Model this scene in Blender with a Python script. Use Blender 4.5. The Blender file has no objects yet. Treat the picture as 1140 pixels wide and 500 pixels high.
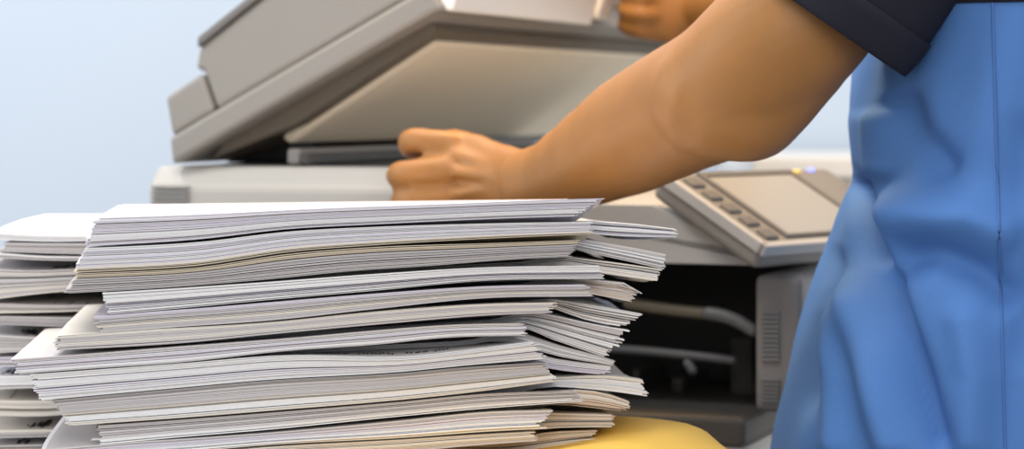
import bpy, bmesh, math, random
from mathutils import Vector, Matrix
random.seed(11)
C = bpy.context.scene.collection
F = 2778.0          # focal length in pixels of the 1140-wide frame
HX, HY = 570.0, 121.0
CZ = 1.05           # camera height
PI = math.pi

def at(px, py, D):
    return Vector(((px - HX) * D / F, D, CZ - (py - HY) * D / F))

# ------------------------------------------------------------------ helpers
def lerp(a, b, t): return a + (b - a) * t
def sstep(t):
    t = max(0.0, min(1.0, t)); return t * t * (3 - 2 * t)
def curve(pts):
    """smooth monotone-ish interpolation through (x, y) points, clamped tangents"""
    n = len(pts)
    xs = [p[0] for p in pts]; ys = [p[1] for p in pts]
    if n == 1: return lambda x: ys[0]
    d = [(ys[i+1]-ys[i])/(xs[i+1]-xs[i]) for i in range(n-1)]
    m = [d[0]] + [0.5*(d[i-1]+d[i]) if d[i-1]*d[i] > 0 else 0.35*(d[i-1]+d[i]) for i in range(1, n-1)] + [d[-1]]
    def f(x):
        if x <= xs[0]: return ys[0] + m[0]*(x-xs[0])
        if x >= xs[-1]: return ys[-1] + m[-1]*(x-xs[-1])
        for i in range(n-1):
            if x <= xs[i+1]:
                h = xs[i+1]-xs[i]; t = (x-xs[i])/h
                return ((2*t**3-3*t*t+1)*ys[i] + (t**3-2*t*t+t)*h*m[i]
                        + (-2*t**3+3*t*t)*ys[i+1] + (t**3-t*t)*h*m[i+1])
    return f

def link(name, me, mat=None, parent=None):
    o = bpy.data.objects.new(name, me); C.objects.link(o)
    if mat is not None: me.materials.append(mat)
    if parent is not None: o.parent = parent
    return o
def meshobj(name, vs, fs, mat, parent=None, smooth=None):
    me = bpy.data.meshes.new(name)
    me.from_pydata([tuple(v) for v in vs], [], fs)
    if smooth is not None:
        me.polygons.foreach_set('use_smooth', smooth if isinstance(smooth, list) else [smooth]*len(fs))
    me.update()
    return link(name, me, mat, parent)
def bmobj(name, bm, mat, parent=None, smooth=False, bevel=0.0, seg=2):
    bmesh.ops.recalc_face_normals(bm, faces=bm.faces[:])
    me = bpy.data.meshes.new(name); bm.to_mesh(me); bm.free()
    if smooth: me.polygons.foreach_set('use_smooth', [True]*len(me.polygons))
    o = link(name, me, mat, parent)
    if bevel:
        b = o.modifiers.new('bevel', 'BEVEL'); b.width = bevel; b.segments = seg; b.limit_method = 'ANGLE'
        b.harden_normals = False
    return o
def empty(name, loc=(0, 0, 0), rz=0.0):
    o = bpy.data.objects.new(name, None); C.objects.link(o)
    o.location = loc; o.rotation_euler = (0, 0, rz); o.empty_display_size = 0.05
    return o
def tag(o, label, cat, group=None):
    o['label'] = label; o['category'] = cat
    if group: o['group'] = group
    return o
def box(bm, a, b):
    x0, y0, z0 = a; x1, y1, z1 = b
    v = [bm.verts.new(p) for p in ((x0,y0,z0),(x1,y0,z0),(x1,y1,z0),(x0,y1,z0),(x0,y0,z1),(x1,y0,z1),(x1,y1,z1),(x0,y1,z1))]
    for f in ((0,1,2,3),(4,5,6,7),(0,1,5,4),(1,2,6,5),(2,3,7,6),(3,0,4,7)): bm.faces.new([v[i] for i in f])
    return bm
def BOX(a, b): return box(bmesh.new(), a, b)
def prism(bm, pts, v0, v1):
    """pts: list of (u, z) outline; extruded along local y from v0 to v1"""
    a = [bm.verts.new((u, v0, z)) for u, z in pts]; b = [bm.verts.new((u, v1, z)) for u, z in pts]
    n = len(pts)
    bm.faces.new(a); bm.faces.new(b[::-1])
    for i in range(n): bm.faces.new((a[i], a[(i+1) % n], b[(i+1) % n], b[i]))
    return bm
def PRISM(pts, v0, v1): return prism(bmesh.new(), pts, v0, v1)
def tube_geo(path, radii, seg=18, caps=True, ref=Vector((0, 0, 1))):
    """path of Vectors, radii floats or (rv, rd): ellipse half axes along ref-ish and across"""
    vs, fs = [], []
    n = len(path)
    def ring(p, tg, r, k):
        rv, rd = (r, r) if not isinstance(r, tuple) else r
        s = tg.cross(ref); 
        if s.length < 1e-4: s = tg.cross(Vector((1, 0, 0)))
        s.normalize(); up = s.cross(tg).normalized()
        for j in range(seg):
            a = 2*PI*j/seg
            vs.append(p + up*(rv*k*math.cos(a)) + s*(rd*k*math.sin(a)))
    rings = 0
    def tang(i):
        a = path[max(0, i-1)]; b = path[min(n-1, i+1)]; return (b-a).normalized()
    def mx(r): return r if not isinstance(r, tuple) else min(r)
    if caps:
        t0 = tang(0)
        for q in (85, 60, 30):
            a = math.radians(q); ring(path[0]-t0*mx(radii[0])*math.sin(a), t0, radii[0], math.cos(a)); rings += 1
    for i in range(n): ring(path[i], tang(i), radii[i], 1); rings += 1
    if caps:
        t1 = tang(n-1)
        for q in (30, 60, 85):
            a = math.radians(q); ring(path[-1]+t1*mx(radii[-1])*math.sin(a), t1, radii[-1], math.cos(a)); rings += 1
    for i in range(rings-1):
        for j in range(seg):
            fs.append((i*seg+j, i*seg+(j+1) % seg, (i+1)*seg+(j+1) % seg, (i+1)*seg+j))
    if caps:
        fs.append(tuple(range(seg))[::-1]); fs.append(tuple((rings-1)*seg+j for j in range(seg)))
    return vs, fs
def resample(path, radii, k=6):
    """Catmull-Rom refine"""
    P, R = [], []
    n = len(path)
    for i in range(n-1):
        p0 = path[max(0, i-1)]; p1 = path[i]; p2 = path[i+1]; p3 = path[min(n-1, i+2)]
        for s in range(k):
            t = s/k
            P.append(0.5*((2*p1)+(p2-p0)*t+(2*p0-5*p1+4*p2-p3)*t*t+(3*p1-p0-3*p2+p3)*t**3))
            a, b = radii[i], radii[i+1]; tt = sstep(t)*0.5+t*0.5
            R.append(tuple(lerp(x, y, tt) for x, y in zip(a, b)) if isinstance(a, tuple) else lerp(a, b, tt))
    P.append(path[-1]); R.append(radii[-1])
    return P, R
class Geo:
    def __init__(s): s.v = []; s.f = []
    def add(s, g):
        o = len(s.v); s.v += g[0]; s.f += [tuple(i+o for i in f) for f in g[1]]; return s
    def obj(s, name, mat, parent=None, smooth=True): return meshobj(name, s.v, s.f, mat, parent, smooth)

# ------------------------------------------------------------------ materials
def mat(name, col, rough=0.5, metal=0.0, noise=0.0, nscale=40.0, bump=0.0, bscale=200.0, sss=0.0, emit=None, coat=0.0, spec=0.5):
    m = bpy.data.materials.new(name); m.use_nodes = True
    nt = m.node_tree; p = nt.nodes['Principled BSDF']
    p.inputs['Base Color'].default_value = (*col, 1); p.inputs['Roughness'].default_value = rough
    p.inputs['Metallic'].default_value = metal
    p.inputs['Specular IOR Level'].default_value = spec
    if coat: p.inputs['Coat Weight'].default_value = coat
    if sss:
        p.inputs['Subsurface Weight'].default_value = sss
        p.inputs['Subsurface Radius'].default_value = (0.012, 0.005, 0.002); p.inputs['Subsurface Scale'].default_value = 0.6
    tc = nt.nodes.new('ShaderNodeTexCoord')
    if noise:
        nz = nt.nodes.new('ShaderNodeTexNoise'); nz.inputs['Scale'].default_value = nscale; nz.inputs['Detail'].default_value = 4
        rp = nt.nodes.new('ShaderNodeMixRGB'); rp.blend_type = 'MIX'
        rp.inputs[1].default_value = (*[c*(1-noise) for c in col], 1); rp.inputs[2].default_value = (*[min(1, c*(1+noise)) for c in col], 1)
        nt.links.new(tc.outputs['Object'], nz.inputs['Vector']); nt.links.new(nz.outputs['Fac'], rp.inputs[0])
        nt.links.new(rp.outputs[0], p.inputs['Base Color'])
    if bump:
        nb = nt.nodes.new('ShaderNodeTexNoise'); nb.inputs['Scale'].default_value = bscale; nb.inputs['Detail'].default_value = 3
        bp = nt.nodes.new('ShaderNodeBump'); bp.inputs['Strength'].default_value = bump; bp.inputs['Distance'].default_value = 0.001
        nt.links.new(tc.outputs['Object'], nb.inputs['Vector']); nt.links.new(nb.outputs['Fac'], bp.inputs['Height'])
        nt.links.new(bp.outputs['Normal'], p.inputs['Normal'])
    if emit:
        p.inputs['Emission Color'].default_value = (*emit[0], 1); p.inputs['Emission Strength'].default_value = emit[1]
    return m
PAPER = {
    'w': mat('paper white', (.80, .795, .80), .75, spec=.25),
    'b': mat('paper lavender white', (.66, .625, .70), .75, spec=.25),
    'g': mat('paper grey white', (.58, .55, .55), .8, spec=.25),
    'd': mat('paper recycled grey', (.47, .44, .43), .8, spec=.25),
    'c': mat('paper cream', (.72, .675, .61), .8, spec=.25),
    't': mat('paper tan', (.62, .54, .42), .8, spec=.25),
    'k': mat('paper kraft pink', (.66, .53, .43), .8, spec=.25),
}
M = dict(
    ink=mat('black toner', (.015, .015, .017), .6),
    yellow=mat('yellow envelope paper', (.97, .60, .115), .55, noise=.05, nscale=14, bump=.12, bscale=60, spec=.3),
    wall=mat('pale blue wall paint', (.54, .625, .73), .8, noise=.015, nscale=3),
    floor=mat('grey vinyl floor', (.30, .30, .31), .45, noise=.08, nscale=8),
    plast=mat('warm grey copier plastic', (.275, .257, .232), .45, noise=.02, nscale=30),
    plast2=mat('light copier plastic', (.46, .44, .405), .42, noise=.02, nscale=30),
    plastc=mat('dark taupe copier plastic', (.19, .172, .158), .5, noise=.02, nscale=30),
    plastv=mat('vent slat grey plastic', (.24, .235, .225), .5),
    plastd=mat('mid grey copier plastic', (.20, .19, .18), .5, noise=.02, nscale=30),
    stripe=mat('dark grey trim plastic', (.17, .165, .16), .5),
    black=mat('black plastic', (.012, .011, .011), .55),
    recess=mat('shade brown lid recess', (.12, .10, .075), .6),
    darkg=mat('charcoal plastic', (.045, .042, .038), .55),
    pad=mat('platen pad foam', (.78, .69, .54), .7, noise=.02, nscale=12),
    white=mat('white plastic cover', (.86, .85, .82), .45),
    glass=mat('dark platen glass', (.03, .032, .035), .15),
    bar=mat('brushed metal bar', (.16, .14, .10), .5, metal=.3, noise=.1),
    barg=mat('grey metal guide', (.11, .11, .11), .55, metal=.2),
    screen=mat('idle touch screen', (.37, .35, .31), .35, coat=.1),
    panel=mat('control panel grey', (.24, .22, .19), .5),
    button=mat('panel button grey', (.155, .14, .122), .5),
    ledb=mat('blue indicator lamp', (.2, .25, .9), .4, emit=((.25, .3, 1.0), 1.6)),
    ledy=mat('amber indicator lamp', (.8, .55, .1), .4, emit=((1.0, .62, .1), .5)),
    skin=mat('tanned skin', (.31, .138, .034), .5, noise=.10, nscale=45, bump=.10, bscale=260, sss=.12),
    shirt=mat('blue cotton twill', (.078, .192, .47), .8, noise=.03, nscale=200, bump=.15, bscale=900, spec=.2),
    seam=mat('blue seam thread', (.07, .16, .40), .85, spec=.2),
    navy=mat('dark navy cotton', (.016, .016, .026), .85, bump=.15, bscale=900, spec=.2),
    trouser=mat('charcoal trousers', (.03, .032, .04), .85),
    shoe=mat('black leather', (.012, .012, .012), .35),
    hair=mat('black hair', (.012, .010, .009), .5, bump=.5, bscale=300),
    table=mat('white laminate', (.70, .69, .67), .4, noise=.02),
    steel=mat('grey powder coated steel', (.30, .30, .31), .45, metal=.3),
    cab=mat('white cabinet enamel', (.80, .79, .76), .5),
    nail=mat('finger nail', (.62, .36, .24), .35),
)

# ------------------------------------------------------------------ setting
def struct(o): o['kind'] = 'structure'; return o
struct(bmobj('floor', BOX((-2.6, -.8, -.05), (2.6, 3.4, 0)), M['floor']))
struct(bmobj('wall_back', BOX((-2.6, 3.4, -.05), (2.6, 3.5, 2.6)), M['wall']))

# ------------------------------------------------------------------ paper bundles
def sheet_mesh(name, grid, th, mt, parent):
    """grid[i][j] -> Vector of the top face (i along the long edge, j front to back); th thickness below"""
    nu, nv = len(grid), len(grid[0])
    vs, fs, sm = [], [], []
    for i in range(nu):
        for j in range(nv): vs.append(grid[i][j])
    b = len(vs)
    for i in range(nu):
        for j in range(nv):
            p = grid[i][j]; vs.append(Vector((p.x, p.y, p.z-(th[i] if isinstance(th, list) else th))))
    for i in range(nu-1):
        for j in range(nv-1):
            a = i*nv+j
            fs.append((a, a+nv, a+nv+1, a+1)); sm.append(True)
            fs.append((b+a, b+a+1, b+a+nv+1, b+a+nv)); sm.append(True)
    loop = [(i, 0) for i in range(nu)] + [(nu-1, j) for j in range(1, nv)] + [(i, nv-1) for i in range(nu-2, -1, -1)] + [(0, j) for j in range(nv-2, 0, -1)]
    r = len(vs)
    for i, j in loop: vs.append(vs[i*nv+j]); 
    for i, j in loop: vs.append(vs[b+i*nv+j])
    n = len(loop)
    for k in range(n):
        fs.append((r+k, r+n+k, r+n+(k+1) % n, r+(k+1) % n)); sm.append(False)
    return meshobj(name, vs, fs, mt, parent, sm)

NV = [0, .035, .09, .17, .3, .55, 1.0]
def bundle(label, group, top, bot, xl, xr, D0, rot, depth, slab, n, tints, blend=None, pxref=570, nu=26,
           loose=1.0, marks=(), ramp=.25, above=None, tilt=None, flat=None):
    """a set of sheets; top/bot: front edge heights (px) over px; slab: (ztop, zbot) heights of its flat body"""
    ft0, fb0 = curve(top), curve(bot)
    ft = (lambda x: max(ft0(x), above(x)+.35)) if above else ft0
    fb = lambda x: max(fb0(x), ft(x)+n*.55)
    tn = math.tan(rot); Xref = (pxref-HX)*D0/F
    sr, cr = math.sin(rot), math.cos(rot)
    def front(px, y):
        k = (px-HX)/F
        D = (D0-Xref*tn)/(1-k*tn)
        return at(px, y, D)
    cx = .5*(xl[0]+xr[0]); base = front(cx, fb(cx))
    root = empty('paper_bundle', (base.x, base.y+.1, min(base.z, slab[1])))
    tag(root, label, 'paper bundle', group)
    inv = -Vector(root.location)
    zs = []                        # uneven spacing: clumps and gaps
    acc = 0.0
    for i in range(n):
        zs.append(acc); acc += random.choice((.6, .8, 1, 1, 1.1, 1.5))
    zs = [z/acc for z in zs]
    top_grid = None; top_obj = None
    for i, t in enumerate(zs):
        t1 = zs[i+1] if i+1 < n else 1.0
        ox = random.gauss(0, 2.0)*loose; ov = random.uniform(0, .0009)*loose
        if random.random() < .1: ox += random.uniform(-5, 5)*loose
        if random.random() < .15: ov += random.uniform(-.0015, .004)*loose
        if i == 0: ov = 0
        a = lerp(xl[0], xl[1], t)+ox; c = lerp(xr[0], xr[1], t)+ox
        wav = random.uniform(.2, 1); ph = random.uniform(0, 6.3)
        dz = random.uniform(.84, .96) if random.random() < .70 else random.uniform(.35, .75)
        grid = []; th = []
        for iu in range(nu):
            u = iu/(nu-1); px = lerp(a, c, u)
            yt, yb = ft(px), fb(px)
            hpx = (yb-yt)
            y = yt + hpx*t + wav*.10*math.sin(ph+u*9)*hpx/n*(1-t)
            p = front(px, y)
            sk = max(0, min(1, (px-xl[0])/(xr[0]-xl[0])))
            sa, sb = (flat(px) if flat else slab)
            zsl = lerp(sa, sb+.0002, t)+(lerp(tilt[0], tilt[1], t)*sk if tilt else 0)
            w0 = 1.0
            if blend: w0 = sstep((px-blend[0])/(blend[1]-blend[0]))
            p.z = lerp(zsl, p.z, w0)
            lt = hpx*D0/F*dz*(t1-t)
            lt = lerp((sa-sb)*(t1-t)*.95, lt, w0)
            th.append(max(lt, .00005))
            row = []
            for v in NV:
                d = ov + v*depth
                zbk = lerp(zsl, p.z-.007, sstep((px-blend[1])/55)) if blend else zsl
                q = Vector((p.x-sr*d, p.y+cr*d, lerp(p.z, zbk, sstep(v/ramp))))
                row.append(q+inv)
            grid.append(row)
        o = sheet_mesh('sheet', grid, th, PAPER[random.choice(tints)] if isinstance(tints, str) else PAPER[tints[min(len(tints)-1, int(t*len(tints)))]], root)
        if i == 0: top_grid = grid; top_obj = o
    for mk in marks:                # printing: small dark strokes lying on the top sheet (front offset m, px, strokes)
        vs, fs = [], []
        for (px, v, w, h) in mk:
            u = (px-xl[0])/(xr[0]-xl[0])*(nu-1); iu = max(0, min(nu-2, int(u))); fu = u-iu
            def S(du, dv):
                uu = u+du; k = max(0, min(nu-2, int(uu))); f = uu-k
                vv = v+dv; j = 0
                while j < len(NV)-2 and NV[j+1]*depth < vv: j += 1
                g = (vv-NV[j]*depth)/((NV[j+1]-NV[j])*depth)
                A = top_grid[k][j].lerp(top_grid[k+1][j], f); B = top_grid[k][j+1].lerp(top_grid[k+1][j+1], f)
                return A.lerp(B, g)+Vector((0, 0, .00025))
            wu = w/(xr[0]-xl[0])*(nu-1)
            b0 = len(vs); vs += [S(0, 0), S(wu, 0), S(wu, h), S(0, h)]; fs.append((b0, b0+1, b0+2, b0+3))
        meshobj('printed_text', vs, fs, M['ink'], top_obj)
    return root, fb

def y2z(y, D): return CZ-(y-HY)*D/F
ROT = math.radians(5)
# --- front stack: (label, top, bottom, xl, xr, tints)
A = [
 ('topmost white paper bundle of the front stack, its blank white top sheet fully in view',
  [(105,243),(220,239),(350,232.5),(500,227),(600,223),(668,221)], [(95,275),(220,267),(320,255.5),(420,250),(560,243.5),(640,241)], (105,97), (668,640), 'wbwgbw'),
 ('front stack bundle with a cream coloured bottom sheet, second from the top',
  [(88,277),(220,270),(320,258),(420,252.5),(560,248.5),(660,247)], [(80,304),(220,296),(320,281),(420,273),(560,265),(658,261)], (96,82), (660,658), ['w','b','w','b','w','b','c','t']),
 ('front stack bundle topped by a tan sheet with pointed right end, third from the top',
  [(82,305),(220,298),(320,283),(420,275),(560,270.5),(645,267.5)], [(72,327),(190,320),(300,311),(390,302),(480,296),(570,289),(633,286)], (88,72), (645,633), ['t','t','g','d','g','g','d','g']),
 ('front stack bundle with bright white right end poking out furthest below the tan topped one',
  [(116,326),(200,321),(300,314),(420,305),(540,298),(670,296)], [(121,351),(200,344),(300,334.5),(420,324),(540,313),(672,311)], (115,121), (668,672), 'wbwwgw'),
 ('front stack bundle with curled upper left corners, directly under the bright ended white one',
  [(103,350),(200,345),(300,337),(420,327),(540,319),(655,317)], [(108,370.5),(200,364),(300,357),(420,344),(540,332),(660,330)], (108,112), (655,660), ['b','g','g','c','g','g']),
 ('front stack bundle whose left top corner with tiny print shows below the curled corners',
  [(62,370),(200,365),(300,359),(420,347),(540,338.5),(617,337)], [(60,391),(200,383),(300,373),(420,362),(540,352),(612,349)], (62,64), (617,612), ['c','g','g','c','g','g']),  # cream first tint tones the uncovered corner down as if shaded
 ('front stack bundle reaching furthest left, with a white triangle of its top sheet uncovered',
  [(15,400),(100,394),(200,386),(320,377),(420,368),(500,362),(583,360)], [(20,417),(100,411),(200,404),(320,391),(420,384),(500,376),(583,374)], (15,22), (583,586), ['g','w','b','g','b','w','g']),  # grey first tint stands in for shade on the uncovered triangle
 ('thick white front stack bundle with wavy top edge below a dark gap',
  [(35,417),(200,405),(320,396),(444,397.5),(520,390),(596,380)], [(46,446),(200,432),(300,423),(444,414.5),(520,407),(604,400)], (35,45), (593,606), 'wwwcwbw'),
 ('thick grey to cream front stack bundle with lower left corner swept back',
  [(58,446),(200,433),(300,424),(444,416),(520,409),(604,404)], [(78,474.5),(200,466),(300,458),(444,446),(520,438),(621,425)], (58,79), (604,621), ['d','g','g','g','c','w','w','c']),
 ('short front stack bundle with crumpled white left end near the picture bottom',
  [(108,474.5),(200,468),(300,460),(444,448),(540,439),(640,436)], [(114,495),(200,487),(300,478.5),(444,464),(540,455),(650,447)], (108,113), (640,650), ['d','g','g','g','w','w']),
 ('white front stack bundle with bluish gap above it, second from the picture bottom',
  [(48,497),(200,489),(300,482),(444,469),(540,459),(612,457)], [(46,512),(200,504),(300,495.5),(444,488),(540,481),(597,478)], (50,46), (614,597), ['g','b','w','w','c']),  # grey first tint paints in the shadow of the bundles above
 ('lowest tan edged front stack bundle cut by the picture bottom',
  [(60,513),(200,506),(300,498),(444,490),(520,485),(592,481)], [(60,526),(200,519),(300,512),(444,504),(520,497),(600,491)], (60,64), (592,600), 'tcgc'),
]
B = [
 ('topmost crosswise bundle sticking out right of the front stack, fanned open below',
  [(620,244.5),(700,249),(752,255)], [(620,255),(680,263),(752,264.5)], (262,262), (752,752), 'wbwwb', 9),
 ('right hand crosswise bundle with bright stepped right end, second from the top',
  [(620,262),(640,265),(706,276),(740,283)], [(620,273),(640,278),(690,289),(740,300)], (250,250), (738,742), 'wbgwwg', 12),
 ('right hand crosswise bundle lying just above the black copier opening, third from the top',
  [(620,283),(640,287),(690,293),(734,299.5)], [(620,295),(660,303.5),(727,313.5)], (246,240), (734,728), 'gcgcw', 9),
 ('tan edged crosswise bundle with a slanted right tip, fourth from the top on the right',
  [(620,305),(660,312),(704,318),(713,325)], [(620,320),(660,328),(701,336)], (220,215), (713,702), 'ckgc', 10),
 ('crosswise bundle with one sheet tip pointing far right above the steep drooping one',
  [(590,328),(620,334),(670,342),(715,350)], [(590,342),(620,348.5),(674,361),(694,364)], (215,205), (714,692), 'gwgwc', 10),
 ('thick steeply drooping crosswise bundle with a slanted right end, at middle height on the right',
  [(590,346),(620,352),(660,361),(697,367.5)], [(590,370),(620,380),(673,398)], (210,190), (697,673), 'gwgwwgw', 17),
 ('thin crosswise bundle tucked under the steeply drooping one',
  [(590,374),(620,384),(680,399)], [(590,389),(620,397.5),(681,407.5)], (195,195), (683,681), 'ggwg', 7),
 ('short lavender grey crosswise bundle resting on the bright pointed white one',
  [(590,393),(620,400),(676,407)], [(590,406),(620,412),(672,417.5)], (185,185), (680,672), 'bgwb', 7),
 ('bright white crosswise bundle reaching right over the yellow envelope, blunt stepped end',
  [(590,414),(620,419.5),(672,417.5),(714,418)], [(590,424),(620,429.5),(686,436.5),(717,441)], (205,205), (714,718), 'wwccw', 11),
 ('peach brown crosswise bundle with pointed tip just above the yellow envelope',
  [(590,430),(626,433),(670,437),(702,448)], [(590,446),(620,450),(694,458.5)], (205,205), (702,694), 'kkck', 9),
 ('cream crosswise bundle with square right end against the yellow envelope',
  [(590,457),(620,460),(684,462)], [(590,480),(620,477),(680,476)], (190,190), (684,680), 'ccgck', 10),
 ('tan crosswise bundle below the square ended cream one',
  [(590,484),(620,481),(663,479.5)], [(590,496),(620,492),(660,487)], (170,170), (664,660), 'tkt', 5),
 ('lowest crosswise bundle, its pale pointed tip lying on the yellow envelope',
  [(590,495),(640,490),(686,486.5)], [(590,502),(640,497),(690,491)], (180,180), (686,690), 'cgc', 5),
]
# flat bodies share the height of the stack in their order A1 B1 A2 B2 ...
ZB = y2z(506, 1.5)-.002
tops = [y2z(a[1][0][1], 1.483) for a in A[:11]]+[y2z(506, 1.483), ZB]
SL = {}
for i in range(12):
    a, b = tops[i], tops[i+1]
    SL[('A', i)] = (a, lerp(a, b, .70)); SL[('B', i)] = (lerp(a, b, .705), lerp(a, b, .99))
SL[('B', 11)] = (lerp(tops[11], ZB, .71), lerp(tops[11], ZB, .85)); SL[('B', 12)] = (lerp(tops[11], ZB, .86), ZB)
FA = []
prev = None
for i, (lab, top, bot, xl, xr, tints) in enumerate(A):
    hh = max(bot[2][1]-top[2][1], 10)
    mk = []
    if i == 5: mk = [[(86+k*3.2+random.uniform(0, 1), .135+r*.03+random.uniform(0, .004), 1.8, .007) for k in range(5) for r in range(3)]]
    if i == 7: mk = [[(352+k*4.5+random.uniform(-1, 1), .012+random.uniform(0, .006), 2.4, .006) for k in range(34) if k not in (9, 10, 20, 21, 22, 29)]]
    if i == 9: mk = [[(575+k*4+random.uniform(-1, 1), .012, 2.4, .007) for k in range(9) if k not in (3, 6)]]
    k = (.25, .55)[i] if i < 2 else .8
    tl = (k*(y2z(top[-1][1], 1.512)-SL[('A', i)][0]), k*(y2z(bot[-1][1], 1.512)-SL[('A', i)][1]))
    FA.append((xl[0], xr[0], SL[('A', i)], tl))
    prev = bundle(lab, 'paper bundles of the front stack', top, bot, xl, xr, 1.483, ROT, .21, SL[('A', i)], max(7, int(hh/.98)), tints, pxref=100, marks=mk, above=prev, tilt=tl)[1]
def a_slab(i, px, which):
    a, b, sl_, tl_ = FA[i]; return sl_[which]+tl_[which]*max(0, min(1, (px-a)/(b-a)))
def b_flat(i):
    def f(px):
        if i >= 11: return SL[('B', i)]
        p = 570+(px-570)*1.04          # the same place seen in the plane of the front edges
        zt, zb = a_slab(i, p, 1)-.0002, a_slab(i+1, p, 0)+.0002
        return (zt, min(zb, zt-.0012))
    return f
prev = None
for i, (lab, top, bot, xl, xr, tints, n) in enumerate(B):
    xe = max(A[min(11, i)][4][0], A[min(11, i+1)][4][0]) if i < 11 else 610
    xe = min(xe, 650); bl = (xe-75, xe)
    prev = (bundle(lab, 'crosswise paper bundles in the front stack', top, bot, xl, xr, 1.545, math.radians(4), .19, SL[('B', i)], int(n*1.3), tints, blend=bl, pxref=690, ramp=.5, above=prev, flat=b_flat(i)) if i < 11 else bundle(lab, 'crosswise paper bundles in the front stack', top, bot, xl, xr, 1.545, math.radians(4), .06, SL[('B', i)], n, tints, blend=(505, 610), pxref=690, ramp=.9, above=prev))[1]

# --- stack behind on the left
def strokes(x0, x1, v0, v1, n):
    return [[(random.uniform(x0, x1), random.uniform(v0, v1), random.uniform(1.2, 3.4), random.uniform(.004, .012)) for _ in range(n)]]
DC = 1.700
CC = [  # label, front top, front bottom (x=0,100), slab y, xl, n, tints, marks
 ('topmost bundle of the left stack with a blank white top sheet bowed down in front', [(-10,259),(50,262),(110,262.5),(250,262)], [(-10,267),(50,269.5),(110,269),(250,268)], (246,258), -12, 5, 'ww', ()),
 ('dark grey edged bundle right under the white top sheets of the left stack', [(5,270.5),(60,271),(250,270)], [(5,282),(60,284),(110,285),(250,284)], (259,268), 4, 9, 'dg', ()),
 ('thin bowed white bundle beneath the dark grey edged one in the left stack', [(-10,280.5),(40,285),(100,286),(250,286)], [(-10,287),(40,290),(100,291),(250,291)], (269,274), -14, 4, 'wg', ()),
 ('left stack bundle with black printing near its right side, under a thin black gap', [(-10,300),(40,302),(90,300),(250,298)], [(-10,334),(30,329),(70,325),(250,322)], (278,312), -20, 16, 'gcggc', strokes(50, 74, .012, .024, 16)),
 ('left stack bundle with smooth curled front and faint dark marks on top', [(-10,338),(50,340),(110,340),(250,338)], [(-10,349),(50,348),(110,346),(250,345)], (315,326), -18, 6, 'gcg', [[(58,.012,1.2,.012),(76,.008,1.4,.016),(79,.016,1.2,.006),(95,.006,1.5,.016)]]),
 ('thin purple grey bundle below the curled front one in the left stack', [(-10,352),(40,353),(110,354),(250,353)], [(-10,361),(40,363),(110,365),(250,364)], (329,342), -16, 6, 'bdg', ()),
 ('left stack bundle with a black printed block at its right, beside the white paper triangle', [(-10,373),(40,376),(110,378),(250,376)], [(-10,395),(40,392),(110,390),(250,388)], (345,365), -18, 11, 'gcgg', strokes(15, 38, .008, .024, 26)),
 ('smooth pale bundle under the black printed block of the left stack', [(-10,398),(40,397),(110,396),(250,394)], [(-10,409),(40,407.5),(110,406),(250,404)], (368,382), -15, 6, 'bgb', ()),
 ('left stack bundle with scribbled black printing at the frame edge, rounded white front', [(-10,419),(20,419),(110,417),(250,415)], [(-10,434),(20,433),(110,430),(250,428)], (384,400), -22, 7, 'wgw', strokes(-2, 20, .008, .022, 22)),
 ('left stack bundle with one thin pen line on its top sheet', [(-10,446),(40,447),(110,444),(250,442)], [(-10,464),(40,465),(110,460),(250,458)], (404,424), -16, 9, 'cgcc', [[(8,.010,.9,.03)]]),
 ('left stack bundle with bold printing close to the picture bottom', [(-10,480),(40,479),(110,478),(250,476)], [(-10,488),(40,487),(110,485),(250,484)], (430,446), -20, 5, 'gcg', strokes(22, 47, .008, .020, 26)),
 ('lowest left stack bundle cut by the picture bottom', [(-10,497),(40,496),(110,494),(250,492)], [(-10,516),(40,515),(110,512),(250,510)], (452,474), -18, 9, 'cgcd', strokes(16, 28, .006, .016, 10)),
]
DM = 1.80
prev = None
for lab, top, bot, sy, xl, n, tints, mk in CC:
    prev = bundle(lab, 'paper bundles of the left stack', top, bot, (xl, xl+random.uniform(-3, 3)), (xl+485, xl+485), DC+random.uniform(-.001, .001), 0, .21,
           (y2z(sy[0], DM), y2z(sy[1], DM)), n, tints, pxref=50, marks=mk, ramp=.55, nu=22, above=prev)[1]

TT = CZ-.284        # table top height
# hidden lower part of the two stacks (below the picture, seen only from other positions)
def low_bundle(label, group, x0, x1, y0, y1, z0, z1, tints):
    root = empty('paper_bundle', ((x0+x1)/2, (y0+y1)/2, z0)); tag(root, label, 'paper bundle', group)
    n = 12; h = (z1-z0)/n
    for i in range(n):
        dx, dy = random.uniform(-.004, .004), random.uniform(-.003, .003)
        bm = BOX((x0-(x0+x1)/2+dx, y0-(y0+y1)/2+dy, i*h), (x1-(x0+x1)/2+dx, y1-(y0+y1)/2+dy, i*h+h*.93))
        bmobj('sheet', bm, PAPER[random.choice(tints)], root)
ylow = ZB-.0085
names = ['directly under the yellow envelope at the foot of the front stack', 'second above the table at the foot of the front stack', 'lying on the table at the foot of the front stack']
zz = [ylow-.0075, lerp(ylow-.0075, TT, .34), lerp(ylow-.0075, TT, .67), TT+.0002]
for k in range(3):
    low_bundle('white paper bundle '+names[k], 'paper bundles of the front stack', -.27+.01*k, .027+.01*k, 1.49, 1.70, zz[k+1], zz[k]-.0004, 'wgc')
zc0 = y2z(478, DM)
names = ['right below the lowest printed one in the left stack', 'second above the table in the left stack', 'lying on the table under the left stack']
lowc = y2z(517, DC)-.0015
for k in range(3):
    low_bundle('grey white paper bundle '+names[k], 'paper bundles of the left stack', -.355+.006*k, -.058+.006*k, 1.712, 1.905, lerp(lowc, TT+.0002, (k+1)/3), lerp(lowc, TT+.0002, k/3)-.0004, 'gcd')

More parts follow.
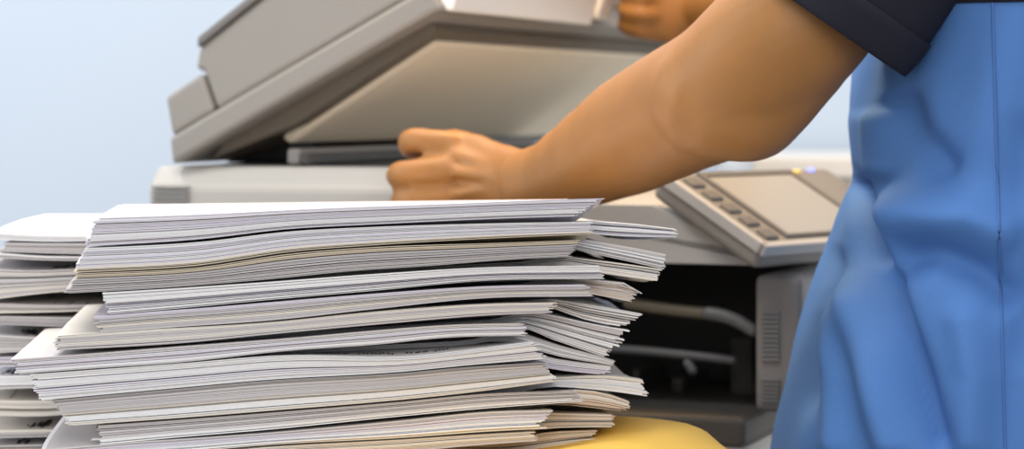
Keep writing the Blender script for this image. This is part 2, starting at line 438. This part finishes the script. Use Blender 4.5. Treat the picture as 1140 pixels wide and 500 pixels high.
# --- yellow envelope
def envelope():
    root = empty('envelope', at(690, 480, 1.58)); root.location.z = ZB-.010
    tag(root, 'yellow paper envelope lying under the front paper stack, right corner drooping', 'envelope')
    inv = -Vector(root.location)
    zf = ZB-.0035
    c3 = at(797, 480, 1.60); 
    ang = math.radians(-27)                      # long edge direction in plan
    ex = Vector((math.cos(ang), math.sin(ang), 0)); ey = Vector((-math.sin(ang), math.cos(ang), 0))
    back_r = Vector((at(817, 480, 1.60).x, 1.60, 0))
    c = y2z(472, 1.60)
    def pt(a, b, dz):                          # a from right corner leftwards, b from back edge towards viewer
        p = back_r-ex*a-ey*b
        out = sstep(a/.105)*(1-sstep((a-.085)/.07))
        droop = .0165*out*max(0, 1-b/.09)+lerp(c-zf, 0, sstep((a-.02)/.09))-.013*math.exp(-(a/.013)**2)
        bulge = .0035*math.sin(PI*min(1, b/.16))*sstep(a/.05)*sstep((.26-a)/.1)
        edge = -.006*math.exp(-(b/.012)**1.2)
        return Vector((p.x, p.y, zf+droop+bulge*.5*dz+edge*dz))+inv
    NA, NB = 34, 22; L, Wd = .32, .23
    def g(dz, off):
        return [[pt(L*i/NA, Wd*j/NB, dz)+Vector((0, 0, off)) for j in range(NB+1)] for i in range(NA+1)]
    sheet_mesh('front_panel', g(1, 0), .0004, M['yellow'], root)
    sheet_mesh('back_panel', g(.9, -.0016), .0004, M['yellow'], root)
    fl = [[pt(L*i/NA, .004+.05*j/6*(1-abs(2*i/NA-1)**3*.4), 1)+Vector((0, 0, -.0028)) for j in range(7)] for i in range(NA+1)]
    sheet_mesh('flap', fl, .0003, M['yellow'], root)
envelope()

# ------------------------------------------------------------------ table
t = empty('desk', (-.38, 1.585, 0)); tag(t, 'white laminate desk carrying the paper stacks', 'desk')
bmobj('desk_top', BOX((-.6, -.29, TT-.03), (.545, .29, TT)), M['table'], t, bevel=.003)
for sx in (-.55, .40):
    for sy in (-.25, .25):
        bmobj('leg', BOX((sx-.02, sy-.02, 0), (sx+.02, sy+.02, TT-.0301)), M['steel'], t, bevel=.003)
bmobj('apron', BOX((-.53, .245, TT-.10), (.38, .26, TT-.0301)), M['steel'], t)

# ------------------------------------------------------------------ photocopier (local x = towards its front, y = away from the camera, z up)
BA = math.radians(20)
FV = Vector((math.cos(BA), -math.sin(BA), 0)); WV = Vector((math.sin(BA), math.cos(BA), 0))
O = at(893, HY, 1.9); O.z = 0
cop = empty('photocopier', O, -BA)
tag(cop, 'large warm grey photocopier with its document lid raised, behind the paper stacks', 'photocopier')
def sp(px, py, v=0.0):
    """(u, z) of the copier's side plane at depth v seen at this pixel"""
    d = Vector(((px-HX)/F, 1, -(py-HY)/F))
    tt = (O.dot(WV)+v)/(d.x*WV.x+d.y*WV.y)
    P = d*tt
    return ((P-Vector((O.x, O.y, 0))).dot(FV), P.z+CZ)
CW = .62             # copier width (away from the camera)
uL, zTop = sp(165, 191); uR, _ = sp(893, 300); zs0 = sp(840, 296)[1]
zTop = sp(300, 186)[1]
us = sp(850, 280)[0]
# scanner housing: chamfered near upper edge, body between top and the paper opening
zb = zTop-.018
hb = bmesh.new()
def housing(bm, u0, u1, zlo, zhi, v1, ch=.016, chz=.017):
    prof = [(0, zlo), (v1, zlo), (v1, zhi), (ch, zhi), (0.0, zhi-chz)]
    a = [bm.verts.new((u0, v, z)) for v, z in prof]; b = [bm.verts.new((u1, v, z)) for v, z in prof]
    bm.faces.new(a); bm.faces.new(b[::-1])
    for i in range(5): bm.faces.new((a[i], a[(i+1) % 5], b[(i+1) % 5], b[i]))
uE = sp(522, 230)[0]
housing(hb, uL, uE, zs0, zTop, CW)
bmobj('scanner_housing', hb, M['plast2'], cop, bevel=.004)
# front shelf carrying the panel
zsh = sp(800, 262)[1]; zsm = sp(720, 228)[1]
bmobj('front_shelf', PRISM([(uE+.0005, zs0), (us-.004, zs0), (us+.004, zs0+.006), (us+.004, zsh-.02), (us-.05, zsh+.004), (us-.09, zsm), (uE+.0005, zsm)], .004, CW), M['plast2'], cop, bevel=.005)
# platen glass, hinge strip
uH, zH = sp(192, 185)
bmobj('platen_glass', BOX((uL+.05, .04, zTop-.001), (uE-.02, CW-.04, zTop+.0015)), M['glass'], cop)
for k in range(2):
    v = .10+.28*k
    bmobj('hinge', BOX((uL+.02, v, zTop+.001), (uL+.085, v+.05, zTop+.035)), M['black'], cop, bevel=.004)
ug = sp(322, 170)[0]
bmobj('hinge_guard', BOX((ug-.012, .02, zTop+.0016), (ug, CW-.02, zTop+.015)), M['plastd'], cop, bevel=.003)
bmobj('hinge_rail', BOX((ug+.0005, .02, zTop+.0016), (ug+.008, CW-.02, zTop+.011)), M['darkg'], cop, bevel=.002)
# vent slats on the scanner side
v0u, v1u = sp(166, 215)[0], sp(211, 215)[0]
bmv = bmesh.new()
for k in range(4):
    y = 208.5+k*5.6
    zc = sp(190, y)[1]; box(bmv, (v0u+.004, -.0035, zc-.0009), (v1u, .003, zc+.0009))
bmobj('vent_grille', bmv, M['plastv'], cop)
# --- raised lid
def plane_pts(L, v=0): return [sp(x, y, v) for x, y in L]
sl = .587
LW = .86                # the lid and scanner run this far away from the camera
def low(x): return 184-.585*(x-191)
def upp(x): return 125-.587*(x-235)
lid = bmobj('document_lid', PRISM(plane_pts([(191,184),(188,153),(235,125),(478,upp(478)),(496,10),(480,low(480))]), 0, LW), M['plast'], cop, bevel=.004)
bmobj('rear_cover', PRISM(plane_pts([(188.5,152),(181,108),(222,81),(236,124)]), .004, LW-.004), M['plast'], lid, bevel=.004)
bmobj('feeder_body', PRISM(plane_pts([(238,122.5),(223,79),(213,77),(218,52),(330,-36),(500,-60),(480,-22),(450,-3)]), .006, LW-.006), M['plast'], lid, bevel=.004)
bmobj('feeder_trim', PRISM(plane_pts([(217.5,53),(218,41),(330,-48),(330,-37)]), .002, LW-.002), M['stripe'], lid, bevel=.002)
bmobj('front_cover', PRISM(plane_pts([(479.5,8),(481,-30),(514,-30),(502,13)]), .004, .36), M['white'], lid, bevel=.003)
bmobj('paper_tray', PRISM(plane_pts([(484,0),(486,-30),(514,-30),(504,5)]), .372, .415), M['white'], lid, bevel=.003)
pv = .055
# pad: hangs under the lid, over a recess painted dark as shade
bmobj('recess', PRISM(plane_pts([(238,176),(250,158),(480,24),(487,34),(330,138)], .03), .03, LW-.03), M['recess'], lid)
bmobj('platen_pad', PRISM(plane_pts([(322,161),(312,152),(476,40),(489,47)], pv), pv, LW-.03), M['pad'], lid, bevel=.004)
# --- control panel: tilted slab, slightly swivelled
def panel():
    p0 = sp(852, 274, -.03)      # lower near corner
    yaw = math.radians(-20); tilt = math.radians(29)
    e = bpy.data.objects.new('tmp', None)
    base = Vector((p0[0], -.03, p0[1]))
    R = Matrix.Rotation(yaw, 3, 'Z') @ Matrix.Rotation(tilt, 3, 'Y')
    def T(bm):
        for v in bm.verts: v.co = base+R @ v.co
        return bm
    Lp, Wp = .112, .235         # slope length, width
    body = bmobj('control_panel', T(BOX((-Lp, 0, -.022), (0, Wp, 0))), M['panel'], cop, bevel=.006, seg=3)
    # light rim along the near and front edges
    rim = bmesh.new(); box(rim, (-Lp+.004, -.0025, -.008), (.002, .004, .0015)); box(rim, (-.004, -.0025, -.008), (.003, Wp-.004, .0015))
    bmobj('rim', T(rim), M['plast2'], body, bevel=.001)
    bmobj('touch_screen', T(BOX((-Lp+.012, .045, -.002), (-.012, .165, .0012))), M['screen'], body, bevel=.001)
    fr = bmesh.new()
    for a, b in (((-Lp+.006, .039), (-Lp+.012, .171)), ((-.0118, .039), (-.009, .171)), ((-Lp+.012, .039), (-.012, .0448)), ((-Lp+.012, .1652), (-.012, .171))):
        box(fr, (a[0], a[1], -.002), (b[0], b[1], .0022))
    bmobj('screen_bezel', T(fr), M['button'], body)
    for k in range(5):
        u = -Lp+.014+k*.0195
        bmobj('button', T(BOX((u, .012, -.001), (u+.012, .028, .0028))), M['button'], body, bevel=.0012)
    for (u, v, mm) in ((-Lp+.006, .176, 'ledy'), (-Lp+.004, .200, 'ledb')):
        bmobj('indicator_light', T(BOX((u, v, -.001), (u+.004, v+.007, .0022))), M[mm], body, bevel=.001)
    br = PRISM(plane_pts([(783,250),(800,292),(818,292),(822,268)], .01), .01, .08)
    bmobj('bracket', br, M['plastd'], body, bevel=.004)
panel()
# --- lower body: front column with vents, rear column, black interior
zc_top, zc_bot = zs0-.001, sp(866, 460)[1]
uc = sp(840, 380)[0]
col = bmobj('front_column', BOX((uc, 0, zc_bot), (0, CW, zc_top-.006)), M['plastc'], cop, bevel=.006, seg=3)
def vent(x0, x1, y0, y1, n, name='vent_grille'):
    bm = bmesh.new(); a = sp(x0, y0)[0]; b = sp(x1, y0)[0]; za, zb_ = sp(x0, y0)[1], sp(x0, y1)[1]
    for k in range(n):
        z = lerp(za, zb_, (k+.5)/n); h = abs(za-zb_)/n*.30
        box(bm, (a, -.0025, z-h), (b, .002, z+h))
    bmobj(name, bm, M['stripe'], col)
vent(848, 868, 345, 402, 11); vent(848, 868, 420, 448, 6)
ub = sp(560, 380)[0]
bmobj('rear_column', BOX((uL+.02, .01, zc_bot), (ub, CW, zc_top)), M['plast'], cop, bevel=.006)
inn = bmesh.new()
box(inn, (ub+.0005, .20, zc_bot+.001), (uc-.0005, CW-.01, zc_top-.001))
interior = bmobj('paper_path_interior', inn, M['black'], cop)
ri = bmesh.new()
for (x0, x1, y0, y1) in ((812, 838, 375, 460), (700, 712, 410, 455), (745, 760, 420, 462)):
    a, zt = sp(x0, y0, .12); b, zbm = sp(x1, y1, .12); box(ri, (a, .12, zbm), (b, .2, zt))
bmobj('guide_block', ri, M['darkg'], interior, bevel=.004)
def bar(pts, r, v, name, mt):
    P = [Vector((sp(x, y, v)[0], v, sp(x, y, v)[1])) for x, y in pts]
    P, R = resample(P, [r]*len(P), 5)
    return Geo().add(tube_geo(P, R, 12)).obj(name, M[mt], cop)
bar([(700,338),(740,344),(786,349)], .0050, .03, 'guide_bar', 'bar')
bar([(789,349),(806,352),(822,358),(838,368)], .0055, .02, 'curved_guide', 'barg')
bar([(640,386),(720,391),(815,401)], .0038, .04, 'guide_bar', 'barg')
bar([(766,404),(771,412)], .004, .04, 'roller_pin', 'barg')
# deck and base with drawers
zd = zc_bot
ud = sp(905, 470)[0]
dk = bmobj('output_deck', BOX((uL+.02, -.035, zd-.022), (-.036, CW, zd-.0005)), M['darkg'], cop, bevel=.004)
base = bmobj('base_cabinet', BOX((uL+.01, -.03, .07), (-.036, CW, zd-.0225)), M['plast2'], cop, bevel=.006)
for k in range(3):
    z0 = .10+k*.19
    if z0+.17 > zd-.03: break
    dr = bmobj('paper_drawer', BOX((-.0355, .0, z0), (-.02, CW-.03, z0+.175)), M['plast'], cop, bevel=.004)
    bmobj('handle', BOX((-.0195, .20, z0+.12), (-.010, .40, z0+.14)), M['plastd'], dr, bevel=.003)
for a in (uL+.06, -.10):
    for v in (.03, CW-.06):
        g = Geo(); g.add(tube_geo([Vector((a, v-.012, .035)), Vector((a, v+.012, .035))], [.035, .035], 20, caps=False))
        n = len(g.v); g.f.append(tuple(range(20))); g.f.append(tuple(range(20, 40))[::-1])
        w = g.obj('caster', M['black'], cop, smooth=False)

# ------------------------------------------------------------------ white cabinet by the wall
cx0 = (838-HX)/F*2.9
ch = y2z(175, 2.9)
cab = empty('storage_cabinet', (cx0+.45, 3.14, 0)); tag(cab, 'white storage cabinet against the blue wall behind the control panel', 'cabinet')
bmobj('carcass', BOX((-.45, -.22, .03), (.45, .24, ch-.0255)), M['cab'], cab, bevel=.004)
bmobj('cabinet_top', BOX((-.45, -.24, ch-.025), (.46, .24, ch)), M['cab'], cab, bevel=.004)
for s in (-1, 1):
    d = bmobj('door', BOX((min(s*.006, s*.44), -.2385, .05), (max(s*.006, s*.44), -.2205, ch-.04)), M['cab'], cab, bevel=.003)
    bmobj('handle', BOX((s*.03-.006, -.255, ch-.2), (s*.03+.006, -.239, ch-.08)), M['steel'], d, bevel=.002)
bmobj('plinth', BOX((-.43, -.19, 0), (.43, .22, .0295)), M['plastd'], cab)

# ------------------------------------------------------------------ person
body = Geo()
def limb(pts, seg=28, k=5):
    P = [p for p, r in pts]; R = [r for p, r in pts]
    P, R = resample(P, R, k); body.add(tube_geo(P, R, seg))
TX, TY = .325, 1.75
# near (left) arm
limb([(at(582,203,1.865), (.0245,.018)), (at(606,197,1.845), (.0255,.020)), (at(634,186,1.82), (.031,.026)), (at(664,172,1.795), (.0365,.033)),
      (at(706,149,1.76), (.0425,.040)), (at(758,122,1.71), (.0445,.044)), (at(806,98,1.665), (.0465,.046)),
      (at(850,60,1.645), (.0480,.047)), (at(892,18,1.640), (.0500,.049)), (at(945,-65,1.645), (.052,.052)), (at(1015,-180,1.65), (.052,.052)), (at(1070,-255,1.68), (.046,.046))])
# elbow point
limb([(at(790,106,1.665), .043), (at(815,118,1.655), .039), (at(832,124,1.65), .034), (at(842,120,1.65), .033), (at(858,96,1.648), .036), (at(880,60,1.645), .040)])
# hand: palm
HD = 1.943
def h(px, py, d): return at(px, py, HD+d)
limb([(at(590,203,1.875), (.023,.016)), (h(560,202,-.035), (.029,.016)), (h(530,200,-.012), (.036,.0155)), (h(505,198,.000), (.039,.014)), (h(488,198,.006), (.036,.012))])
fingers = [  # MCP, PIP, DIP, tip  radii
 ([(503,161,-.008),(478,157,-.007),(458,157,.004),(457,165,.032),(474,172,.052)], [.0110,.0098,.0103,.0088,.0075]),
 ([(498,188,-.016),(470,190,-.014),(446,194,.000),(446,199,.034),(468,203,.056)], [.0118,.0102,.0108,.0090,.0078]),
 ([(500,217,-.012),(473,220,-.010),(450,224,.002),(449,227,.034),(470,230,.054)], [.0112,.0098,.0103,.0086,.0074]),
 ([(508,243,-.004),(487,247,-.002),(468,250,.008),(466,251,.034),(482,252,.048)], [.0100,.0086,.0090,.0076,.0066]),
]
for pts, rr in fingers: limb([(h(*p), r) for p, r in zip(pts, rr)], seg=16)
# thumb: leaves the palm's upper side and closes over the hidden side of the index
limb([(h(556,182,.0), .0145), (h(528,172,.030), .0125), (h(500,170,.052), .0108), (h(478,184,.066), .0085)], seg=16)
# tendons on the back of the hand
for a, b in (((500,168,-.014),(560,190,-.052)), ((497,190,-.020),(560,198,-.055)), ((500,217,-.017),(560,207,-.053))):
    limb([(h(*a), .0052), (h((a[0]+b[0])/2, (a[1]+b[1])/2, (a[2]+b[2])/2), .0036), (h(*b), .003)], seg=10)
# far (right) arm reaching up to the lid
rs = Vector((TX-.01, TY+.17, CZ+.245))
limb([(at(751,8,2.40), (.026,.02)), (at(780,4,2.36), (.029,.025)), (at(830,-2,2.29), (.040,.038)), (at(900,-18,2.18), (.046,.045)), (at(985,-80,2.05), (.050,.05)), (rs+Vector((0,.015,-.07)), (.050,.050)), (rs+Vector((0,0,-.02)), (.046,.046))])
def h2(px, py, d): return at(px+13, py, 2.355+d)
limb([(h2(761,7,0), (.026,.017)), (h2(738,5,.0), (.038,.015)), (h2(720,4,0), (.036,.013))])
for y, dd in ((-32, 0), (-6, -.004), (19, -.003), (40, .004)):
    limb([(h2(720,y*.8+2,dd), .0105), (h2(698,y*.8,dd-.006), .0095), (h2(684,y*.8-4,dd+.012), .009), (h2(686,y*.8-10,dd+.034), .0078)], seg=14)
limb([(h2(748,-14,.012), .014), (h2(730,-20,.034), .012), (h2(712,-20,.046), .0095)], seg=14)
# trunk, neck, head, legs (inside the clothes / above the picture)
limb([(Vector((TX,TY,.80)), (.11,.145)), (Vector((TX,TY,.95)), (.10,.14)), (Vector((TX+.01,TY,1.15)), (.105,.15)), (Vector((TX,TY,1.27)), (.085,.15)), (Vector((TX-.015,TY,1.335)), (.06,.07))], seg=32, k=4) if False else None
def vloft(secs, seg=32):
    """secs: (x, y, z, half x, half y) rings from bottom to top, closed"""
    vs, fs = [], []
    for (x, y, z, a, b) in secs:
        for j in range(seg):
            q = 2*PI*j/seg; vs.append(Vector((x+a*math.cos(q), y+b*math.sin(q), z)))
    for i in range(len(secs)-1):
        for j in range(seg): fs.append((i*seg+j, i*seg+(j+1) % seg, (i+1)*seg+(j+1) % seg, (i+1)*seg+j))
    fs.append(tuple(range(seg))[::-1]); fs.append(tuple((len(secs)-1)*seg+j for j in range(seg)))
    return vs, fs
body.add(vloft([(TX+.01,TY,.76,.075,.125),(TX+.01,TY,.84,.08,.125),(TX+.02,TY,.98,.085,.13),(TX+.02,TY,1.12,.095,.14),(TX+.01,TY,1.23,.08,.125),(TX,TY,1.285,.055,.075),(TX-.01,TY,1.33,.056,.06),(TX-.03,TY,1.40,.053,.055)]))
body.add(vloft([(TX-.035,TY,1.345,.045,.045),(TX-.06,TY,1.37,.075,.058),(TX-.06,TY,1.41,.088,.068),(TX-.05,TY,1.47,.098,.075),(TX-.045,TY,1.52,.095,.073),(TX-.04,TY,1.56,.07,.055),(TX-.04,TY,1.575,.03,.025)]))
limb([(Vector((TX-.148,TY,1.475)), .009), (Vector((TX-.163,TY,1.445)), .012), (Vector((TX-.155,TY,1.432)), .012)], seg=12)           # nose
limb([(Vector((TX-.142,TY-.02,1.402)), .008), (Vector((TX-.150,TY,1.402)), .010), (Vector((TX-.142,TY+.02,1.402)), .008)], seg=12)   # mouth
for s in (-1, 1):
    limb([(Vector((TX-.035,TY+s*.078,1.475)), (.018,.008)), (Vector((TX-.035,TY+s*.080,1.445)), (.014,.007))], seg=12)              # ears
    limb([(Vector((TX+.015,TY+s*.070,.80)), .062), (Vector((TX+.03,TY+s*.082,.62)), .066), (Vector((TX+.05,TY+s*.09,.44)), .054), (Vector((TX+.085,TY+s*.09,.30)), .052), (Vector((TX+.12,TY+s*.09,.10)), .036)])
    limb([(Vector((TX+.13,TY+s*.09,.045)), (.035,.035)), (Vector((TX+.05,TY+s*.092,.035)), (.028,.042)), (Vector((TX-.04,TY+s*.095,.028)), (.020,.045))])
def remeshed(geo, voxel, smooth_it):
    me = bpy.data.meshes.new('tmp'); me.from_pydata([tuple(v) for v in geo.v], [], geo.f); me.update()
    o = bpy.data.objects.new('tmp', me); C.objects.link(o)
    r = o.modifiers.new('r', 'REMESH'); r.mode = 'VOXEL'; r.voxel_size = voxel
    s = o.modifiers.new('s', 'SMOOTH'); s.iterations = smooth_it; s.factor = .5
    dg = bpy.context.evaluated_depsgraph_get()
    out = bpy.data.meshes.new_from_object(o.evaluated_get(dg))
    bpy.data.objects.remove(o); bpy.data.meshes.remove(me)
    out.polygons.foreach_set('use_smooth', [True]*len(out.polygons))
    return out
pm = remeshed(body, .0026, 14)
pm.name = 'person'; pm.materials.clear()
person = link('person', pm, M['skin'])
tag(person, 'person in a blue shirt with dark short sleeves reaching across to the photocopier', 'person')

# shirt
prof = curve([(-270,1040),(-200,1005),(-100,985),(0,966),(80,954),(140,953),(190,955),(250,934),(330,906),(400,886),(480,868),(560,858),(640,852)])
def zy(z, D=1.75): return HY+(CZ-z)*F/D
FOLDS = [  # polyline in picture px, depth (m, <0 valley), half width px
 ([(972,290),(1000,360),(1028,440),(1056,520)], -.010, 15), ([(945,300),(965,380),(985,460),(1000,520)], .008, 20),
 ([(957,195),(966,245),(974,300)], -.009, 9),
 ([(985,290),(1040,285),(1090,305),(1135,345)], -.008, 20), ([(975,235),(1030,235),(1085,240),(1140,270)], .009, 26),
 ([(1000,100),(1020,150),(1060,200)], -.006, 18), ([(975,120),(985,200)], .006, 18),
 ([(935,270),(915,360),(898,470)], -.005, 12), ([(925,330),(935,420),(930,520)], .006, 14),
 ([(1070,330),(1085,420),(1080,520)], .006, 22), ([(1150,120),(1135,260),(1150,420)], -.004, 24),
]
def dist(px, py, pl):
    best = 1e9; tt = 0
    for i in range(len(pl)-1):
        ax, ay = pl[i]; bx, by = pl[i+1]; dx, dy = bx-ax, by-ay
        k = max(0, min(1, ((px-ax)*dx+(py-ay)*dy)/(dx*dx+dy*dy)))
        d = math.hypot(px-ax-k*dx, py-ay-k*dy)
        if d < best: best = d; tt = (i+k)/(len(pl)-1)
    return best, tt
def shirt_pt(z, q, off=0.0):
    y = zy(z); xl = (prof(y)-HX)*TY/F
    xr = TX+.135+.02*sstep((1.05-z)/.25)
    if z > 1.2: xr = lerp(xr, TX+.09, sstep((z-1.2)/.12))
    hd = .163 if z < 1.18 else lerp(.163, .09, sstep((z-1.18)/.14)**1.5)
    if z < .98: hd += .008*sstep((.98-z)/.2)
    cx = (xl+xr)/2; a = (xr-xl)/2
    e = 2/2.35
    c, s = math.cos(q), math.sin(q)
    X = cx+a*math.copysign(abs(c)**e, c); Y = TY+hd*math.copysign(abs(s)**e, s)
    p = Vector((X, Y, z)); nrm = Vector((c/a, s/hd, 0)).normalized()
    px, py = HX+p.x*F/p.y, HY+(CZ-p.z)*F/p.y
    d = off
    if s < .25:
        for pl, amp, w in FOLDS:
            dd, tt = dist(px, py, pl)
            d += 1.95*amp*math.exp(-(dd/w)**2)*sstep(min(tt, 1-tt)*5+.25)
    d += .0012*math.sin(q*9+z*23)+.0012*math.sin(q*15-z*31)
    return p+nrm*d
def shell(z0, z1, nz, nq, off, name, mt, parent, th=.0012, inset=0):
    vs, fs = [], []
    for i in range(nz+1):
        z = lerp(z0, z1, i/nz)
        for j in range(nq): vs.append(shirt_pt(z, 2*PI*j/nq, off))
    for i in range(nz):
        for j in range(nq): fs.append((i*nq+j, i*nq+(j+1) % nq, (i+1)*nq+(j+1) % nq, (i+1)*nq+j))
    o = meshobj(name, vs, fs, mt, parent, True)
    sd = o.modifiers.new('cloth', 'SOLIDIFY'); sd.thickness = th; sd.offset = -1
    return o
zyoke = CZ-(-5-HY)*1.59/F
shirt = shell(.735, zyoke, 110, 220, 0, 'shirt', M['shirt'], person)
shell(zyoke-.004, 1.325, 40, 160, .0016, 'yoke', M['navy'], shirt)
# side seam
qs = None
P = []
for i in range(60):
    z = lerp(.74, zyoke, i/59); y = zy(z, 1.59)
    want = lerp(1119, 1105, max(0, min(1, (500-y)/500)))
    lo, hi = 1.2*PI, 1.8*PI
    for _ in range(30):
        mid = (lo+hi)/2; p = shirt_pt(z, mid, .0002); px = HX+p.x*F/p.y
        if px < want: lo = mid
        else: hi = mid
    P.append(p)
Geo().add(tube_geo(P, [.0011]*60, 8)).obj('seam', M['seam'], shirt)
# sleeve (near arm)
def sleeve(pts, name, parent, band):
    P = [p for p, r in pts]; R = [r for p, r in pts]
    P, R = resample(P, R, 8)
    R = [tuple(x*(1+.012*math.sin(i*.7)) for x in r) for i, r in enumerate(R)]
    g = Geo().add(tube_geo(P, R, 40, caps=False))
    o = g.obj(name, M['navy'], parent)
    s = o.modifiers.new('cloth', 'SOLIDIFY'); s.thickness = .0016; s.offset = 1
    g2 = Geo().add(tube_geo([P[0]-(P[1]-P[0]).normalized()*.0005]+P[1:band], [tuple(x+.0022 for x in r) for r in R[:band]], 40, caps=False))
    c = g2.obj('hem_band', M['navy'], o)
    s = c.modifiers.new('cloth', 'SOLIDIFY'); s.thickness = .0016; s.offset = 1
    return o
sleeve([(at(917,22,1.635), (.0610,.056)), (at(961,-42,1.6315), (.065,.060)), (at(1014,-130,1.640), (.072,.066)), (at(1072,-225,1.675), (.072,.066)), (at(1090,-275,1.715), (.060,.056)), (at(1092,-300,1.76), (.03,.03))], 'sleeve', shirt, 6)
sleeve([(at(948,-55,2.035), (.062,.062)), (at(985,-90,2.02), (.066,.066)), (rs+Vector((0,.015,-.06)), (.07,.07)), (rs+Vector((0,-.01,.0)), (.066,.066)), (rs+Vector((0,-.05,.02)), (.05,.05)), (rs+Vector((0,-.09,.025)), (.025,.025))], 'sleeve', shirt, 6)
# collar, trousers, shoes, hair
vs, fs = vloft([(TX-.012,TY,1.315,.085,.092),(TX-.02,TY,1.345,.068,.07),(TX-.02,TY,1.352,.064,.066)], 40)
meshobj('collar', vs, fs[:-2], M['navy'], shirt, True).modifiers.new('cloth', 'SOLIDIFY').thickness = .002
tr = Geo()
tr.add(vloft([(TX+.02,TY,.69,.10,.15),(TX+.015,TY,.78,.095,.142),(TX+.01,TY,.86,.09,.138),(TX+.01,TY,.875,.085,.13)]))
for s in (-1, 1):
    P = [Vector((TX+.015,TY+s*.070,.79)), Vector((TX+.03,TY+s*.082,.62)), Vector((TX+.05,TY+s*.09,.44)), Vector((TX+.085,TY+s*.09,.28)), Vector((TX+.12,TY+s*.09,.075))]
    P, R = resample(P, [.075,.080,.074,.07,.064], 5); tr.add(tube_geo(P, R, 24))
trm = remeshed(tr, .006, 4); trm.materials.clear(); link('trousers', trm, M['trouser'], person)
for s in (-1, 1):
    ec = Vector((TX-.128, TY+s*.031, 1.478))
    Geo().add(tube_geo([ec, ec+Vector((-.001, 0, 0))], [.011, .011], 14)).obj('eye', M['cab'], person)
    Geo().add(tube_geo([ec+Vector((-.0095, 0, 0)), ec+Vector((-.0100, 0, 0))], [.0045, .0045], 12)).obj('iris', M['hair'], person)
    Geo().add(tube_geo([ec+Vector((.001, s*.016, .018)), ec+Vector((-.010, 0, .022)), ec+Vector((-.012, -s*.014, .018))], [.002, .0035, .0025], 8)).obj('eyebrow', M['hair'], person)
for s in (-1, 1):
    g = Geo(); P = [Vector((TX+x+.08,TY+s*y,z)) for x, y, z in ((.07,.09,.045),(.02,.09,.050),(-.05,.093,.042),(-.11,.096,.034),(-.16,.098,.028))]
    P, R = resample(P, [(.044,.040),(.049,.044),(.041,.050),(.033,.052),(.026,.040)], 4); vs, fs = tube_geo(P, R, 24)
    for v in vs: v.z = max(v.z, .001)
    g.add((vs, fs)).obj('shoe', M['shoe'], person)
vs, fs = vloft([(TX-.005,TY,1.44,.072,.078),(TX-.02,TY,1.50,.088,.083),(TX-.04,TY,1.535,.105,.082),(TX-.04,TY,1.568,.08,.064),(TX-.04,TY,1.588,.035,.03)], 36)
meshobj('hair', vs, fs, M['hair'], person, True)

# ------------------------------------------------------------------ light
w = bpy.data.worlds.new('World'); bpy.context.scene.world = w; w.use_nodes = True
bg = w.node_tree.nodes['Background']; bg.inputs[0].default_value = (.86, .92, 1.0, 1); bg.inputs[1].default_value = .55
def area(name, loc, target, size, power, col, sy=None):
    l = bpy.data.lights.new(name, 'AREA'); l.energy = power; l.color = col; l.size = size
    if sy: l.shape = 'RECTANGLE'; l.size_y = sy
    o = bpy.data.objects.new(name, l); C.objects.link(o); o.location = loc
    o.rotation_euler = (Vector(target)-Vector(loc)).to_track_quat('-Z', 'Y').to_euler(); return o
area('ceiling_light_panel', (-.5, 1.3, 2.55), (-.4, 1.6, .8), 1.2, 22, (1, .97, .93), .6)
area('ceiling_light_panel', (-.7, 2.6, 2.55), (-.7, 2.7, .8), 1.2, 17, (1, .98, .96), .6)
area('side_area_light', (-2.4, 1.6, 1.7), (0, 2.6, 1.1), 1.4, 22, (.90, .95, 1.0), 1.2)  # daylight from the unseen window on the left
area('warm_glow_fill', (.05, 2.05, 1.75), (.02, 1.95, 1.1), .25, 9, (1, .62, .25))  # added warm fill suggesting a flare glow over the copier
area('front_fill_light', (.3, -.6, 1.9), (.0, 1.7, .95), 1.8, 26, (1, .95, .91), 1.2)  # added fill from the front for the paper edges
area('side_area_light', (2.4, 2.2, 1.1), (0, 2.1, 1.1), 1.4, 20, (1, .95, .88), 1.2)  # added fill from the right to brighten the lid underside

# ------------------------------------------------------------------ camera
cam = bpy.data.cameras.new('camera'); co = bpy.data.objects.new('camera', cam); C.objects.link(co)
co.location = (0, 0, CZ); co.rotation_euler = (PI/2, 0, 0)
cam.sensor_width = 36; cam.lens = F/1140*36; cam.shift_x = 0; cam.shift_y = -(250-HY)/1140
cam.clip_start = .05; cam.clip_end = 50
cam.dof.use_dof = True; cam.dof.focus_distance = 1.49; cam.dof.aperture_fstop = 8.0
sc = bpy.context.scene; sc.camera = co
sc.view_settings.view_transform = 'Standard'; sc.view_settings.look = 'None'
sc.view_settings.exposure = 0.0; sc.view_settings.gamma = 1; sc.view_settings.use_curve_mapping = False
